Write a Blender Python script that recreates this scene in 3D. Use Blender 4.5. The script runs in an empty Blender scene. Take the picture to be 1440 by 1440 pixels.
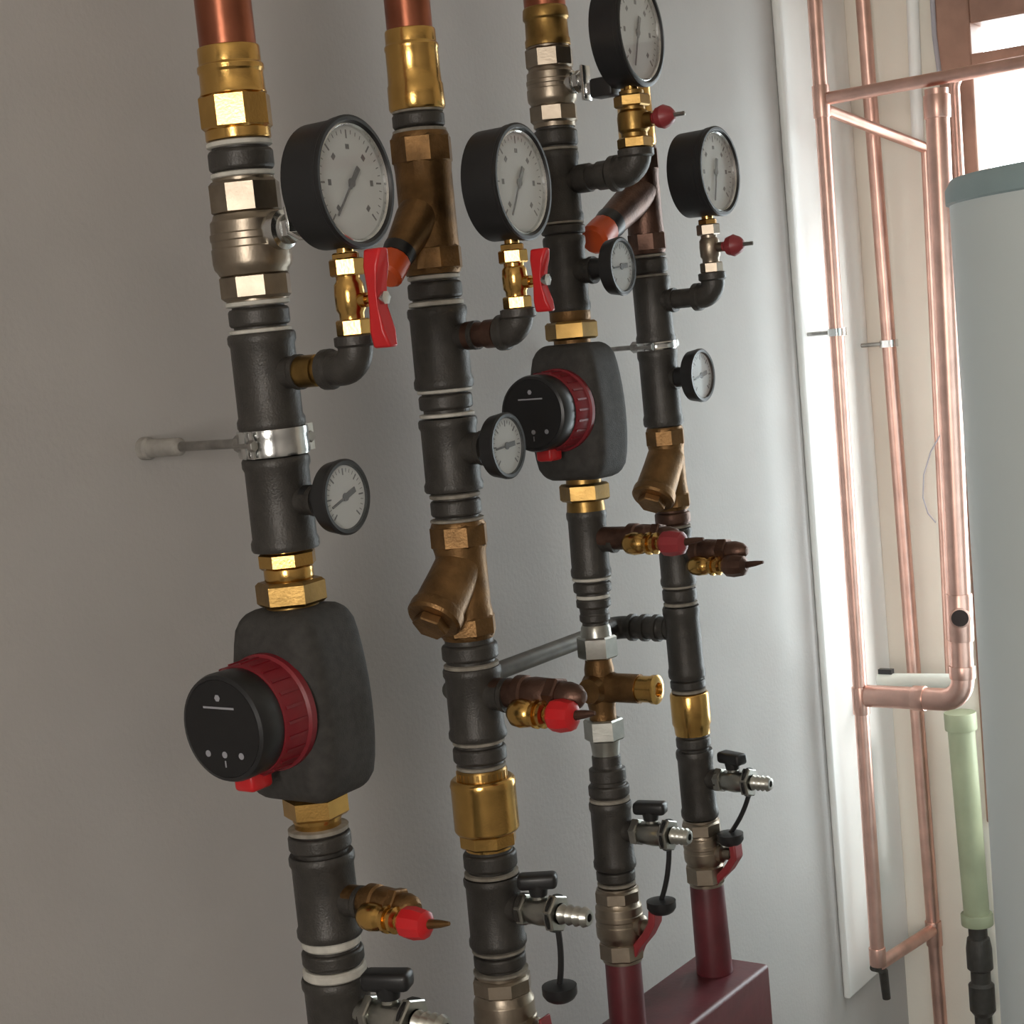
import bpy, bmesh, math
from mathutils import Vector, Matrix
PI = math.pi
S = bpy.context.scene
COL = S.collection

# ------------------------------------------------------------------ camera
F_PX = 2400.0
THETA, PITCH, ROLL = math.radians(35.1), math.radians(5.7), math.radians(5.17)
D_WALL = 0.165                                   # risers stand this far off the left wall
CAM = Vector((0.0, -1.033 - D_WALL, 1.5))
ct, st, cp, sp = math.cos(THETA), math.sin(THETA), math.cos(PITCH), math.sin(PITCH)
FWD = Vector((ct*cp, st*cp, -sp))
R0 = Vector((st, -ct, 0)); U0 = Vector((ct*sp, st*sp, cp))
RGT = R0*math.cos(ROLL) - U0*math.sin(ROLL)
UPV = U0*math.cos(ROLL) + R0*math.sin(ROLL)
cd = bpy.data.cameras.new('camera'); cam = bpy.data.objects.new('camera', cd); COL.objects.link(cam)
cd.sensor_width = 36; cd.lens = F_PX/1440*36; cd.clip_start = .02
cam.matrix_world = Matrix(((RGT.x, UPV.x, -FWD.x, CAM.x), (RGT.y, UPV.y, -FWD.y, CAM.y),
                           (RGT.z, UPV.z, -FWD.z, CAM.z), (0, 0, 0, 1)))
S.camera = cam

def ray(px, py): return FWD*F_PX + RGT*(px-720) - UPV*(py-720)
def on_y(px, py, y):
    r = ray(px, py); return CAM + r*((y-CAM.y)/r.y)
def on_x(px, py, x):
    r = ray(px, py); return CAM + r*((x-CAM.x)/r.x)
def depth(P): return (P-CAM).dot(FWD)
def solve_row(P, d, py):
    v = P-CAM; k = 720-py
    return -(v.dot(UPV)*F_PX - k*v.dot(FWD)) / (d.dot(UPV)*F_PX - k*d.dot(FWD))
def solve_col(P, d, px):
    v = P-CAM; k = px-720
    return -(v.dot(RGT)*F_PX - k*v.dot(FWD)) / (d.dot(RGT)*F_PX - k*d.dot(FWD))

# ------------------------------------------------------------------ materials
def mat(name, col, metal=0.0, rough=0.5, var=0.12, scale=60, bump=0.0, bscale=200, spec=0.5, col2=None):
    m = bpy.data.materials.new(name); m.use_nodes = True
    nt = m.node_tree; b = nt.nodes['Principled BSDF']
    tc = nt.nodes.new('ShaderNodeTexCoord')
    n = nt.nodes.new('ShaderNodeTexNoise'); n.inputs['Scale'].default_value = scale; n.inputs['Detail'].default_value = 5
    nt.links.new(tc.outputs['Object'], n.inputs['Vector'])
    rp = nt.nodes.new('ShaderNodeValToRGB')
    c2 = col2 or tuple(max(0, c*(1-2*var)) for c in col)
    rp.color_ramp.elements[0].position = .3; rp.color_ramp.elements[1].position = .68
    rp.color_ramp.elements[0].color = (*c2, 1); rp.color_ramp.elements[1].color = (*col, 1)
    nt.links.new(n.outputs['Fac'], rp.inputs['Fac']); nt.links.new(rp.outputs['Color'], b.inputs['Base Color'])
    b.inputs['Metallic'].default_value = metal; b.inputs['Roughness'].default_value = rough
    b.inputs['Specular IOR Level'].default_value = spec
    if bump:
        n2 = nt.nodes.new('ShaderNodeTexNoise'); n2.inputs['Scale'].default_value = bscale; n2.inputs['Detail'].default_value = 4
        bp = nt.nodes.new('ShaderNodeBump'); bp.inputs['Strength'].default_value = bump; bp.inputs['Distance'].default_value = .002
        nt.links.new(tc.outputs['Object'], n2.inputs['Vector']); nt.links.new(n2.outputs['Fac'], bp.inputs['Height'])
        nt.links.new(bp.outputs['Normal'], b.inputs['Normal'])
    return m
M = {}
M['iron'] = mat('black_iron', (.058, .053, .047), .25, .42, .15, 90, .25, 500, .5)
M['brass'] = mat('brass', (.74, .45, .14), 1, .22, .12, 40, .06, 400)
M['brass_dark'] = mat('brass_dark', (.42, .26, .085), 1, .36, .2, 40, .1, 400)
M['bronze'] = mat('bronze', (.27, .15, .06), .85, .42, .25, 45, .25, 350)
M['bronze_red'] = mat('bronze_red', (.17, .095, .07), .8, .42, .25, 45, .25, 350)
M['nickel'] = mat('nickel', (.38, .32, .25), 1, .38, .12, 50, .08, 400)
M['nickel_grey'] = mat('nickel_grey', (.50, .50, .46), 1, .3, .12, 50, .06, 400)
M['chrome'] = mat('zinc', (.78, .79, .78), 1, .2, .12, 60, .05, 400)
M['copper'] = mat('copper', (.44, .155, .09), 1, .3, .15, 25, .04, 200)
M['copper_haze'] = mat('copper_hazed', (.80, .51, .43), 1, .38, .12, 25, .04, 200)  # copper of the far corner, window haze put into its paler colour
M['seal'] = mat('seal', (.62, .60, .54), 0, .6, .12, 100)
M['hemp'] = mat('hemp', (.34, .31, .26), 0, .75, .2, 100)
M['red'] = mat('red_plastic', (.62, .018, .022), 0, .35, .08, 30)
M['orange'] = mat('orange_plastic', (.70, .09, .012), 0, .4, .08, 30)
M['red_dk'] = mat('red_ring', (.21, .012, .020), 0, .42, .12, 30)
M['red_paint'] = mat('red_paint', (.135, .023, .030), 0, .42, .18, 25, .12, 120)
M['lever'] = mat('lever_red', (.31, .038, .045), 0, .4, .1, 30)
M['black'] = mat('black_plastic', (.016, .016, .017), 0, .38, .1, 40)
M['gauge_black'] = mat('gauge_black', (.012, .012, .013), 0, .45, .1, 40)
M['panel'] = mat('panel_black', (.011, .011, .012), 0, .16, .1, 40)
M['epp'] = mat('foam_shell', (.050, .047, .043), 0, .75, .2, 120, .4, 900)
M['dial'] = mat('dial_white', (.62, .64, .64), 0, .5, .03, 20)
M['ink'] = mat('dial_ink', (.12, .12, .13), 0, .5, .05, 20)
M['mark'] = mat('panel_mark', (.33, .33, .36), 0, .5, .05, 20)
M['steel'] = mat('rod_steel', (.45, .44, .42), 1, .35, .15, 80)
M['plug'] = mat('plug_grey', (.36, .34, .31), 0, .6, .15, 80)
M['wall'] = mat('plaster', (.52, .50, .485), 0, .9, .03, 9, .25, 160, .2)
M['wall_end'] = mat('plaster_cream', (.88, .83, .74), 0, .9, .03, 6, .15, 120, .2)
M['white'] = mat('white_paint', (.90, .90, .88), 0, .5, .02, 10)
M['wood'] = mat('window_wood', (.40, .23, .17), 0, .45, .2, 14, .1, 80)
M['floor'] = mat('concrete', (.34, .33, .31), 0, .8, .15, 5, .2, 40)
M['tank'] = mat('tank_white', (.78, .86, .86), 0, .4, .02, 4)
M['lid'] = mat('tank_lid', (.36, .48, .50), 0, .45, .08, 8)
M['green'] = mat('pale_green', (.37, .41, .27), 0, .5, .1, 14)
M['grey_tube'] = mat('grey_tube', (.17, .16, .14), .5, .5, .15, 60)
M['white_tube'] = mat('white_tube', (.74, .77, .70), 0, .4, .05, 20)
M['hole_shade'] = mat('inside_shade', (.035, .02, .018), 0, .8, .1, 20)  # dark colour standing in for the shade inside the socket
M['cable'] = mat('grey_cable', (.42, .40, .44), 0, .5, .05, 20)
g = bpy.data.materials.new('clear_glass'); g.use_nodes = True; nt = g.node_tree; nt.nodes.clear()
o_ = nt.nodes.new('ShaderNodeOutputMaterial'); mx = nt.nodes.new('ShaderNodeMixShader'); fr = nt.nodes.new('ShaderNodeMath'); lw = nt.nodes.new('ShaderNodeLayerWeight'); pw = nt.nodes.new('ShaderNodeMath')
tr = nt.nodes.new('ShaderNodeBsdfTransparent'); gl = nt.nodes.new('ShaderNodeBsdfGlossy'); gl.inputs['Roughness'].default_value = .04
lw.inputs['Blend'].default_value = .5; pw.operation = 'POWER'; pw.inputs[1].default_value = 5; nt.links.new(lw.outputs['Facing'], pw.inputs[0])
fr.operation = 'MULTIPLY_ADD'; fr.inputs[1].default_value = .93; fr.inputs[2].default_value = .04; nt.links.new(pw.outputs[0], fr.inputs[0])
nt.links.new(fr.outputs[0], mx.inputs[0]); nt.links.new(tr.outputs[0], mx.inputs[1]); nt.links.new(gl.outputs[0], mx.inputs[2]); nt.links.new(mx.outputs[0], o_.inputs[0])
M['glass'] = g

# ------------------------------------------------------------------ mesh helpers
I4 = Matrix.Identity(4)
RX = Matrix.Rotation(PI/2, 4, 'X')                                     # local z -> -Y (out of the wall)
MX = Matrix(((0, 0, -1, 0), (-1, 0, 0, 0), (0, 1, 0, 0), (0, 0, 0, 1)))    # local z -> -X (along the wall, towards the viewer)
def T(x, y, z): return Matrix.Translation((x, y, z))

def lathe(bm, prof, m=I4, seg=36, rot=0.0, cap=True):
    """prof: list of (radius, z) along the axis"""
    rings = []
    for r, z in prof:
        if r < 1e-6:
            rings.append([bm.verts.new(m @ Vector((0, 0, z)))]); continue
        rings.append([bm.verts.new(m @ Vector((r*math.cos(rot+2*PI*i/seg), r*math.sin(rot+2*PI*i/seg), z))) for i in range(seg)])
    for a, b in zip(rings, rings[1:]):
        for i in range(seg):
            j = (i+1) % seg
            if len(a) == 1 and len(b) == 1: continue
            if len(a) == 1: bm.faces.new((a[0], b[j], b[i]))
            elif len(b) == 1: bm.faces.new((a[i], a[j], b[0]))
            else: bm.faces.new((a[i], a[j], b[j], b[i]))
    if cap:
        if len(rings[0]) > 1: bm.faces.new(rings[0])
        if len(rings[-1]) > 1: bm.faces.new(rings[-1])

def hexp(bm, r, z0, z1, m=I4, ang=0.0, n=6):
    """hexagon nut, r = distance to the flats, one flat facing direction ang, turned chamfers"""
    R = r/math.cos(PI/n); c = min(abs(z1-z0)*.14, r*.1); rot = ang+PI/n
    lathe(bm, [(R-c*1.1, z0), (R, z0+c), (R, z1-c), (R-c*1.1, z1)], m, n, rot)

def tube(bm, pts, r, seg=20, cap=True, m=I4):
    pts = [Vector(p) for p in pts]; n = len(pts)
    rs = r if isinstance(r, (list, tuple)) else [r]*n
    tg = []
    for i in range(n):
        t = (pts[min(i+1, n-1)]-pts[max(i-1, 0)]).normalized(); tg.append(t)
    up = Vector((0, 0, 1)) if abs(tg[0].z) < .9 else Vector((0, 1, 0))
    nx = tg[0].cross(up).normalized(); rings = []
    for i in range(n):
        nx = (nx - tg[i]*nx.dot(tg[i])).normalized(); ny = tg[i].cross(nx)
        rings.append([bm.verts.new(m @ (pts[i]+nx*rs[i]*math.cos(2*PI*k/seg)+ny*rs[i]*math.sin(2*PI*k/seg))) for k in range(seg)])
    for a, b in zip(rings, rings[1:]):
        for k in range(seg):
            j = (k+1) % seg; bm.faces.new((a[k], a[j], b[j], b[k]))
    if cap: bm.faces.new(rings[0]); bm.faces.new(rings[-1])

def bend(p0, p1, p2, rad, n=9):
    """straight - arc - straight polyline"""
    p0, p1, p2 = Vector(p0), Vector(p1), Vector(p2)
    a = (p0-p1).normalized(); b = (p2-p1).normalized()
    half = a.angle(b)/2; d = rad/math.tan(half); c = p1+(a+b).normalized()*(rad/math.sin(half))
    s, e = p1+a*d-c, p1+b*d-c; tot = s.angle(e); out = [p0]
    for i in range(n+1):
        f = i/n; out.append(c + (s*math.sin((1-f)*tot)+e*math.sin(f*tot))/math.sin(tot))
    out.append(p2); return out

def box(bm, lo, hi, m=I4, bev=0.0, seg=2):
    b2 = bmesh.new(); bmesh.ops.create_cube(b2, size=1)
    for v in b2.verts: v.co = Vector(((lo[i]+hi[i])/2+v.co[i]*(hi[i]-lo[i]) for i in range(3)))
    if bev: bmesh.ops.bevel(b2, geom=b2.edges[:], offset=bev, segments=seg, profile=.5, affect='EDGES')
    merge(bm, b2, m)
def merge(bm, b2, m=I4):
    mp = {v: bm.verts.new(m @ v.co) for v in b2.verts}
    for f in b2.faces: bm.faces.new([mp[v] for v in f.verts])
    b2.free()
def ball(bm, r, c, m=I4, sc=(1, 1, 1), u=24, v=14):
    b2 = bmesh.new(); bmesh.ops.create_uvsphere(b2, u_segments=u, v_segments=v, radius=r)
    for x in b2.verts: x.co = Vector((x.co.x*sc[0]+c[0], x.co.y*sc[1]+c[1], x.co.z*sc[2]+c[2]))
    merge(bm, b2, m)
def strip(bm, pts, wdir, w, th):
    """a flat bar swept along pts; wdir is the direction of its width"""
    pts = [Vector(p) for p in pts]; wd = Vector(wdir).normalized(); rings = []
    for i, p in enumerate(pts):
        t = (pts[min(i+1, len(pts)-1)]-pts[max(i-1, 0)]).normalized(); n = t.cross(wd).normalized()
        rings.append([bm.verts.new(p+wd*a*w/2+n*b*th/2) for a, b in ((-1, -1), (1, -1), (1, 1), (-1, 1))])
    for a, b in zip(rings, rings[1:]):
        for k in range(4): bm.faces.new((a[k], a[(k+1) % 4], b[(k+1) % 4], b[k]))
    bm.faces.new(rings[0]); bm.faces.new(rings[-1])

def link(name, bm, material, parent=None, mtx=None, label=None, sharp=34, bevel=0):
    bmesh.ops.recalc_face_normals(bm, faces=bm.faces[:])
    me = bpy.data.meshes.new(name); bm.to_mesh(me); bm.free()
    for p in me.polygons: p.use_smooth = True
    me.set_sharp_from_angle(angle=math.radians(sharp))
    me.materials.append(M[material])
    o = bpy.data.objects.new(name, me); COL.objects.link(o)
    if parent is not None: o.parent = parent
    elif mtx is not None: o.matrix_world = mtx
    if label: o['label'] = label
    if bevel:
        b = o.modifiers.new('bevel', 'BEVEL'); b.width = bevel; b.segments = 2; b.limit_method = 'ANGLE'
    return o
def tag(o, label, cat, group=None):
    o['label'] = label; o['category'] = cat
    if group: o['group'] = group
    return o
def thing(name, mtx, label, cat, group=None):
    o = bpy.data.objects.new(name, None); o.empty_display_size = .02; COL.objects.link(o); o.matrix_world = mtx
    return tag(o, label, cat, group)
def struct(name, bm, material, parent=None, bevel=0):
    o = link(name, bm, material, parent, bevel=bevel)
    if parent is None: o['kind'] = 'structure'
    return o
NB = bmesh.new

# ------------------------------------------------------------------ the room
YL = 0.0
X_END = on_y(1207, 410, 0).x
X0, Y_R, ZC = -1.9, -3.1, 2.65
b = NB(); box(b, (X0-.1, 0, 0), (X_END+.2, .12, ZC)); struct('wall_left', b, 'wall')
b = NB(); box(b, (X0-.1, Y_R-.12, 0), (X_END+.2, Y_R, ZC)); struct('wall_right', b, 'wall')
b = NB(); box(b, (X0-.1, Y_R-.12, -.1), (X_END+.2, .12, 0)); struct('floor', b, 'floor')
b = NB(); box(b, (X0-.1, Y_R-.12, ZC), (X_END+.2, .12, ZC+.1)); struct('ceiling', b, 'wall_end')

def wall_with_hole(bm, x0, x1, y0, y1, z0, z1, hy0, hy1, hz0, hz1):
    box(bm, (x0, y0, z0), (x1, y1, hz0)); box(bm, (x0, y0, hz1), (x1, y1, z1))
    box(bm, (x0, y0, hz0), (x1, hy0, hz1)); box(bm, (x0, hy1, hz0), (x1, y1, hz1))
# window in the far wall
wl = on_x(1329, 200, X_END).y                 # outer edge of the frame
gl_y = on_x(1377, 200, X_END).y               # edge of the glass
z_top = on_x(1410, 26, X_END).z; z_tr = on_x(1400, 84, X_END).z
FW = wl-gl_y
W1 = dict(y1=wl, y0=wl-.56, z0=.60, z1=z_top+FW)
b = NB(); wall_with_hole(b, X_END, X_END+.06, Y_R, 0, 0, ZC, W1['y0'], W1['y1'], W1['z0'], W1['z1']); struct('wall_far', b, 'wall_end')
def make_window(name, x, sgn, W, fw, tr=None):
    """frame mesh (structure) with glass and transom children; sgn=+1: outside is +x"""
    b = NB(); d0, d1 = (x-.012*sgn, x+.05*sgn); lo, hi = min(d0, d1), max(d0, d1)
    box(b, (lo, W['y1']-fw, W['z0']), (hi, W['y1'], W['z1'])); box(b, (lo, W['y0'], W['z0']), (hi, W['y0']+fw, W['z1']))
    box(b, (lo, W['y0']+fw, W['z0']), (hi, W['y1']-fw, W['z0']+fw)); box(b, (lo, W['y0']+fw, W['z1']-fw), (hi, W['y1']-fw, W['z1']))
    f = struct(name, b, 'wood', bevel=.004)
    if tr:
        b = NB(); box(b, (lo, W['y0']+fw, tr-.014), (hi, W['y1']-fw, tr+.014)); link('transom', b, 'wood', f)
    b = NB(); box(b, (x+.018*sgn if sgn > 0 else x-.024, W['y0']+fw*.9, W['z0']+fw*.9), (x+.024*sgn if sgn > 0 else x-.018, W['y1']-fw*.9, W['z1']-fw*.9))
    link('window_pane', b, 'glass', f)
    return f
make_window('window_1', X_END, 1, W1, FW, z_tr)
# window in the wall behind the viewer
W2 = dict(y0=-2.05, y1=-1.15, z0=.9, z1=2.2)
b = NB(); wall_with_hole(b, X0-.16, X0, Y_R, 0, 0, ZC, W2['y0'], W2['y1'], W2['z0'], W2['z1']); struct('wall_back', b, 'wall')
make_window('window_2', X0, -1, W2, .05)
for W, x, s in ((W1, X_END+.07, 1), (W2, X0-.07, -1)):
    l = bpy.data.lights.new('daylight_portal', 'AREA'); l.shape = 'RECTANGLE'
    l.size = W['z1']-W['z0']; l.size_y = W['y1']-W['y0']; l.cycles.is_portal = True
    o = bpy.data.objects.new('daylight_portal', l); COL.objects.link(o)
    o.location = (x, (W['y0']+W['y1'])/2, (W['z0']+W['z1'])/2); o.rotation_euler = (0, PI/2*s, 0)
# hazy sun slanting in through window_1 onto the corner
l = bpy.data.lights.new('hazy_sun', 'SUN'); l.energy = 3.6; l.angle = math.radians(14); l.color = (1.0, .98, .94)
o = bpy.data.objects.new('hazy_sun', l); COL.objects.link(o); o.location = (4, -4, 4)
o.rotation_euler = Vector((-.27, .8, -.36)).to_track_quat('-Z', 'Y').to_euler()
# shallow plaster pilaster in the corner of the left wall
TP = .012
xp = on_y(1117, 330, -TP).x; zp = on_y(1215, 1388, -TP).z
b = NB(); box(b, (xp, -TP, zp), (X_END, 0, ZC)); struct('trim_1', b, 'white', bevel=.004)

# world: hazy bright sky in front, a warmer brighter half added behind the viewer
SKY_W = (2.17, 2.04, 1.88); SKY = 8.4
w = bpy.data.worlds.new('sky'); S.world = w; w.use_nodes = True
nt = w.node_tree; bg = nt.nodes['Background']
tc = nt.nodes.new('ShaderNodeTexCoord'); sx = nt.nodes.new('ShaderNodeSeparateXYZ'); mr = nt.nodes.new('ShaderNodeMapRange')
mr.inputs['From Min'].default_value = -.5; mr.inputs['From Max'].default_value = .5
cr = nt.nodes.new('ShaderNodeValToRGB'); cr.color_ramp.elements[0].color = (SKY_W[0], SKY_W[1], SKY_W[2], 1); cr.color_ramp.elements[1].color = (.87, .97, 1.0, 1)
nt.links.new(tc.outputs['Generated'], sx.inputs[0]); nt.links.new(sx.outputs['X'], mr.inputs['Value']); nt.links.new(mr.outputs[0], cr.inputs['Fac']); nt.links.new(cr.outputs[0], bg.inputs[0])
bg.inputs[1].default_value = SKY

# ------------------------------------------------------------------ risers
WIN2 = Vector((X0, (W2['y0']+W2['y1'])/2, 1.6))
class Riser:
    def __init__(s, top, bot):
        y = -D_WALL
        p1 = on_y(*top, y); p0 = on_y(*bot, y)
        s.O = p0; s.a = (p1-p0).normalized()
        X = Vector((1, 0, 0)); X = (X - s.a*X.dot(s.a)).normalized(); Y = s.a.cross(X)
        s.X, s.Y = X, Y
        s.m = Matrix(((X.x, Y.x, s.a.x, p0.x), (X.y, Y.y, s.a.y, p0.y), (X.z, Y.z, s.a.z, p0.z), (0, 0, 0, 1)))
        P = p0 + s.a*.4
        vc = (CAM-P); vc.z = 0; vw = WIN2-P; vw.z = 0
        hv = vc.normalized()+vw.normalized()
        s.hang = math.atan2(hv.y, hv.x)                 # flats that mirror the rear window
    def z(s, py): return solve_row(s.O, s.a, py)
    def ceil_row(s):
        P = s.O + s.a*((ZC-.001-s.O.z)/s.a.z); v = P-CAM
        return 720 - F_PX*v.dot(UPV)/v.dot(FWD)
    def P(s, py): return s.O + s.a*s.z(py)
    def r(s, py, w): return w/2*depth(s.P(py))/F_PX
    def at(s, py): return s.m @ T(0, 0, s.z(py))
    def out(s, py, px):
        """distance out of the wall from the axis at row py to column px"""
        return solve_col(s.P(py), -s.Y, px)
    def prof(s, rows, py0):
        z0 = s.z(py0); return [(s.r(p, w_), s.z(p)-z0) for p, w_ in rows][::-1]
C1 = Riser((313, 0), (475, 1400))
C2 = Riser((574, 20), (708, 1400))
C3 = Riser((767, 20), (880, 1400))
C4 = Riser((914, 385), (1000, 1310))

def turned(c, name, rows, material, label, cat, group=None, seg=40):
    b = NB(); base = rows[-1][0]; lathe(b, c.prof(rows, base), seg=seg)
    return tag(link(name, b, material, None, c.at(base), bevel=.0008), label, cat, group)
def nipple(c, y0, y1, w, label, rings=(), ring_mat='seal', material='iron', hexed=False):
    """screwed nipple with a swollen hexagon / collar and its sealing rings as children"""
    base = max([y1]+[r[0]+r[1]/2 for r in rings]); b = NB(); h = (y1-y0)
    t = thing('pipe_nipple', c.at(base), label, 'pipe fitting', 'iron nipples between the fittings')
    lathe(b, c.prof([(y0-h*.35, w*.86), (y0, w*.86), (y0, w*.94), (y0+h*.14, w), (y1-h*.14, w), (y1, w*.94), (y1, w*.86), (y1+h*.35, w*.86)], base))
    link('nipple_body', b, material, t, bevel=.0008)
    for (py, hh, ww) in rings:
        b = NB(); lathe(b, c.prof([(py-hh/2, ww*.93), (py-hh*.3, ww), (py+hh*.3, ww), (py+hh/2, ww*.93)], base)); link('seal_ring', b, ring_mat, t)
    return t
def tee(c, y0, y1, w, label, branch=None, bpx=None, bw=None, material='iron', band=1.06, left=False):
    """iron tee: barrel with two beads, and a short branch with a bead standing out from the wall"""
    t = thing('pipe_tee', c.at(y1), label, 'pipe tee', 'black iron tees on the risers')
    z0 = c.z(y1); h = y1-y0; e = min(h*.1, 12)
    b = NB(); lathe(b, c.prof([(y0, w*band*.96), (y0+e*.3, w*band), (y0+e, w*band), (y0+e*1.5, w), (y1-e*1.5, w), (y1-e, w*band), (y1-e*.3, w*band), (y1, w*band*.96)], y1))
    link('barrel', b, material, t)
    if branch:
        d = c.out(branch, bpx); r = c.r(branch, bw); zz = c.z(branch)-z0; rb = c.r(branch, w); b = NB()
        mm = T(0, 0, zz) @ (RX if not left else Matrix.Rotation(-PI/2, 4, 'X'))
        if left: d = abs(d)
        lathe(b, [(r*1.25, rb*.3), (r*1.02, rb*1.0), (r*1.02, d-.007), (r*1.12, d-.005), (r*1.12, d)], mm, 28)
        link('branch', b, material, t)
    return t
def hexrow(c, y0, y1, w, base, b, n=6, dang=0):
    z0 = c.z(base); hexp(b, c.r((y0+y1)/2, w), c.z(y1)-z0, c.z(y0)-z0, ang=c.hang+dang, n=n)

# ---- shared side assemblies -------------------------------------------------
def gauge(c, P, dia, dep, face_yaw, needle, label, stem_h, dial_mat='dial'):
    """P: world centre of the case. Parts: case, bezel, dial, needle, glass, stem"""
    R = dia/2
    base = T(*P) @ c.m.to_3x3().to_4x4() @ Matrix.Rotation(face_yaw, 4, 'Z') @ T(0, 0, -R-stem_h)
    t = thing('pressure_gauge', base, label, 'pressure gauge', 'pressure gauges on the risers')
    m = T(0, 0, R+stem_h) @ RX
    b = NB(); lathe(b, [(R*.90, -dep*.5), (R*.95, -dep*.47), (R*.965, dep*.28), (R*.99, dep*.30), (R*.99, dep*.42), (R*.90, dep*.42), (R*.90, dep*.30), (0, dep*.30)], m, 56, cap=False)
    lathe(b, [(0, -dep*.5), (R*.90, -dep*.5)], m, 56, cap=False); cs = link('case', b, 'gauge_black', t)
    b = NB(); lathe(b, [(R*.99, dep*.40), (R, dep*.42), (R, dep*.47), (R*.97, dep*.5), (R*.92, dep*.5), (R*.895, dep*.45), (R*.885, dep*.36)], m, 56, cap=False); link('bezel', b, 'gauge_black', cs)
    b = NB(); lathe(b, [(R*.90, dep*.365), (R*.895, dep*.44), (R*.87, dep*.455), (R*.845, dep*.42), (R*.84, dep*.345)], m, 56, cap=False); link('inner_ring', b, 'chrome', cs)
    b = NB(); lathe(b, [(R*.88, dep*.30), (R*.88, dep*.34), (0, dep*.34)], m, 48, cap=False); dl = link('dial', b, dial_mat, t)
    b = NB(); zt = dep*.345
    for i in range(31):
        a = math.radians(225-270*i/30); big = i % 5 == 0
        mm = m @ Matrix.Rotation(a, 4, 'Z'); box(b, (R*(.66 if big else .73), -R*(.014 if big else .006), dep*.335), (R*.79, R*(.014 if big else .006), zt), mm)
        if big: box(b, (R*.50, -R*.045, dep*.335), (R*.575, R*.045, zt), mm)
    link('scale', b, 'ink', dl)
    b = NB(); mm = m @ Matrix.Rotation(math.radians(needle), 4, 'Z')
    strip(b, [mm @ Vector((-R*.30, 0, dep*.375)), mm @ Vector((R*.1, 0, dep*.375))], (mm.to_3x3() @ Vector((0, 1, 0))), R*.085, .001)
    strip(b, [mm @ Vector((R*.05, 0, dep*.375)), mm @ Vector((R*.66, 0, dep*.375))], (mm.to_3x3() @ Vector((0, 1, 0))), R*.03, .001)
    lathe(b, [(R*.07, dep*.33), (R*.07, dep*.39), (0, dep*.39)], m, 18, cap=False); link('needle', b, 'ink', dl)
    b = NB(); lathe(b, [(0, dep*.445), (R*.875, dep*.445), (R*.875, dep*.455), (0, dep*.455)], m, 40, cap=False); link('glass_cover', b, 'glass', t)
    b = NB(); hexp(b, R*.19, -.004, stem_h*.75, n=6, ang=.4+c.hang); lathe(b, [(R*.13, stem_h*.7), (R*.13, stem_h+R*.12)], seg=20); link('stem', b, 'brass', t)
    return t
def thermometer(c, py, px, dia, needle, label, yaw=0.0, stem_mat='black', tw=60):
    d = c.out(py, px); R = dia/2; dep = .014; rb = c.r(py, 60)
    t = thing('dial_thermometer', c.at(py), label, 'thermometer', 'dial thermometers on the risers')
    m = Matrix.Rotation(yaw, 4, 'Z') @ T(0, -d, 0) @ RX
    b = NB(); lathe(b, [(0, -dep), (R*.75, -dep), (R*.93, -dep*.8), (R*.97, -dep*.3), (R*.97, 0), (R*1.0, 0), (R, dep*.22), (R*.95, dep*.32), (R*.86, dep*.30), (R*.83, dep*.05), (0, dep*.05)], m, 44, cap=False); link('case', b, 'black', t)
    b = NB(); lathe(b, [(R*.835, dep*.04), (R*.835, dep*.10), (0, dep*.10)], m, 40, cap=False); dl = link('dial', b, 'dial', t)
    b = NB()
    for i in range(25):
        a = math.radians(225-270*i/24); big = i % 4 == 0; mm = m @ Matrix.Rotation(a, 4, 'Z')
        box(b, (R*(.58 if big else .66), -R*(.02 if big else .008), dep*.09), (R*.76, R*(.02 if big else .008), dep*.115), mm)
    link('scale', b, 'ink', dl)
    b = NB(); mm = m @ Matrix.Rotation(math.radians(needle), 4, 'Z'); wd = mm.to_3x3() @ Vector((0, 1, 0))
    strip(b, [mm @ Vector((-R*.45, 0, dep*.15)), mm @ Vector((R*.08, 0, dep*.15))], wd, R*.15, .0008)
    strip(b, [mm @ Vector((0, 0, dep*.15)), mm @ Vector((R*.62, 0, dep*.15))], wd, R*.06, .0008)
    lathe(b, [(R*.11, dep*.09), (R*.11, dep*.2), (0, dep*.2)], m, 16, cap=False); link('needle', b, 'ink', dl)
    b = NB(); lathe(b, [(0, dep*.26), (R*.85, dep*.26), (R*.85, dep*.29), (0, dep*.29)], m, 32, cap=False); link('glass_cover', b, 'glass', t)
    b = NB(); s0 = c.r(py, tw)+.002; lathe(b, [(.012, s0), (.012, max(s0+.002, d-dep-.012)), (.010, d-dep-.003), (.010, d-dep+.001)], RX, 20)
    link('stem', b, stem_mat, t)
    return t
def elbow_up(c, py, px, r, ztop, label, d0, material='iron'):
    """elbow from a horizontal branch (starting d0 out of the axis) up to height ztop above the branch row"""
    d = c.out(py, px); t = c.at(py)
    b = NB(); tube(b, bend((0, -d0, 0), (0, -d, 0), (0, -d, ztop), min(r*1.15, d-d0-.001)), r, 24)
    lathe(b, [(r*1.0, d0-.001), (r*1.17, d0), (r*1.17, d0+.007), (r, d0+.009)], RX, 24)
    lathe(b, [(r, ztop-.009), (r*1.17, ztop-.007), (r*1.17, ztop), (r, ztop+.001)], T(0, -d, 0), 24)
    return tag(link('pipe_elbow', b, material, None, t), label, 'pipe elbow', 'iron elbows under the gauges'), d
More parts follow.
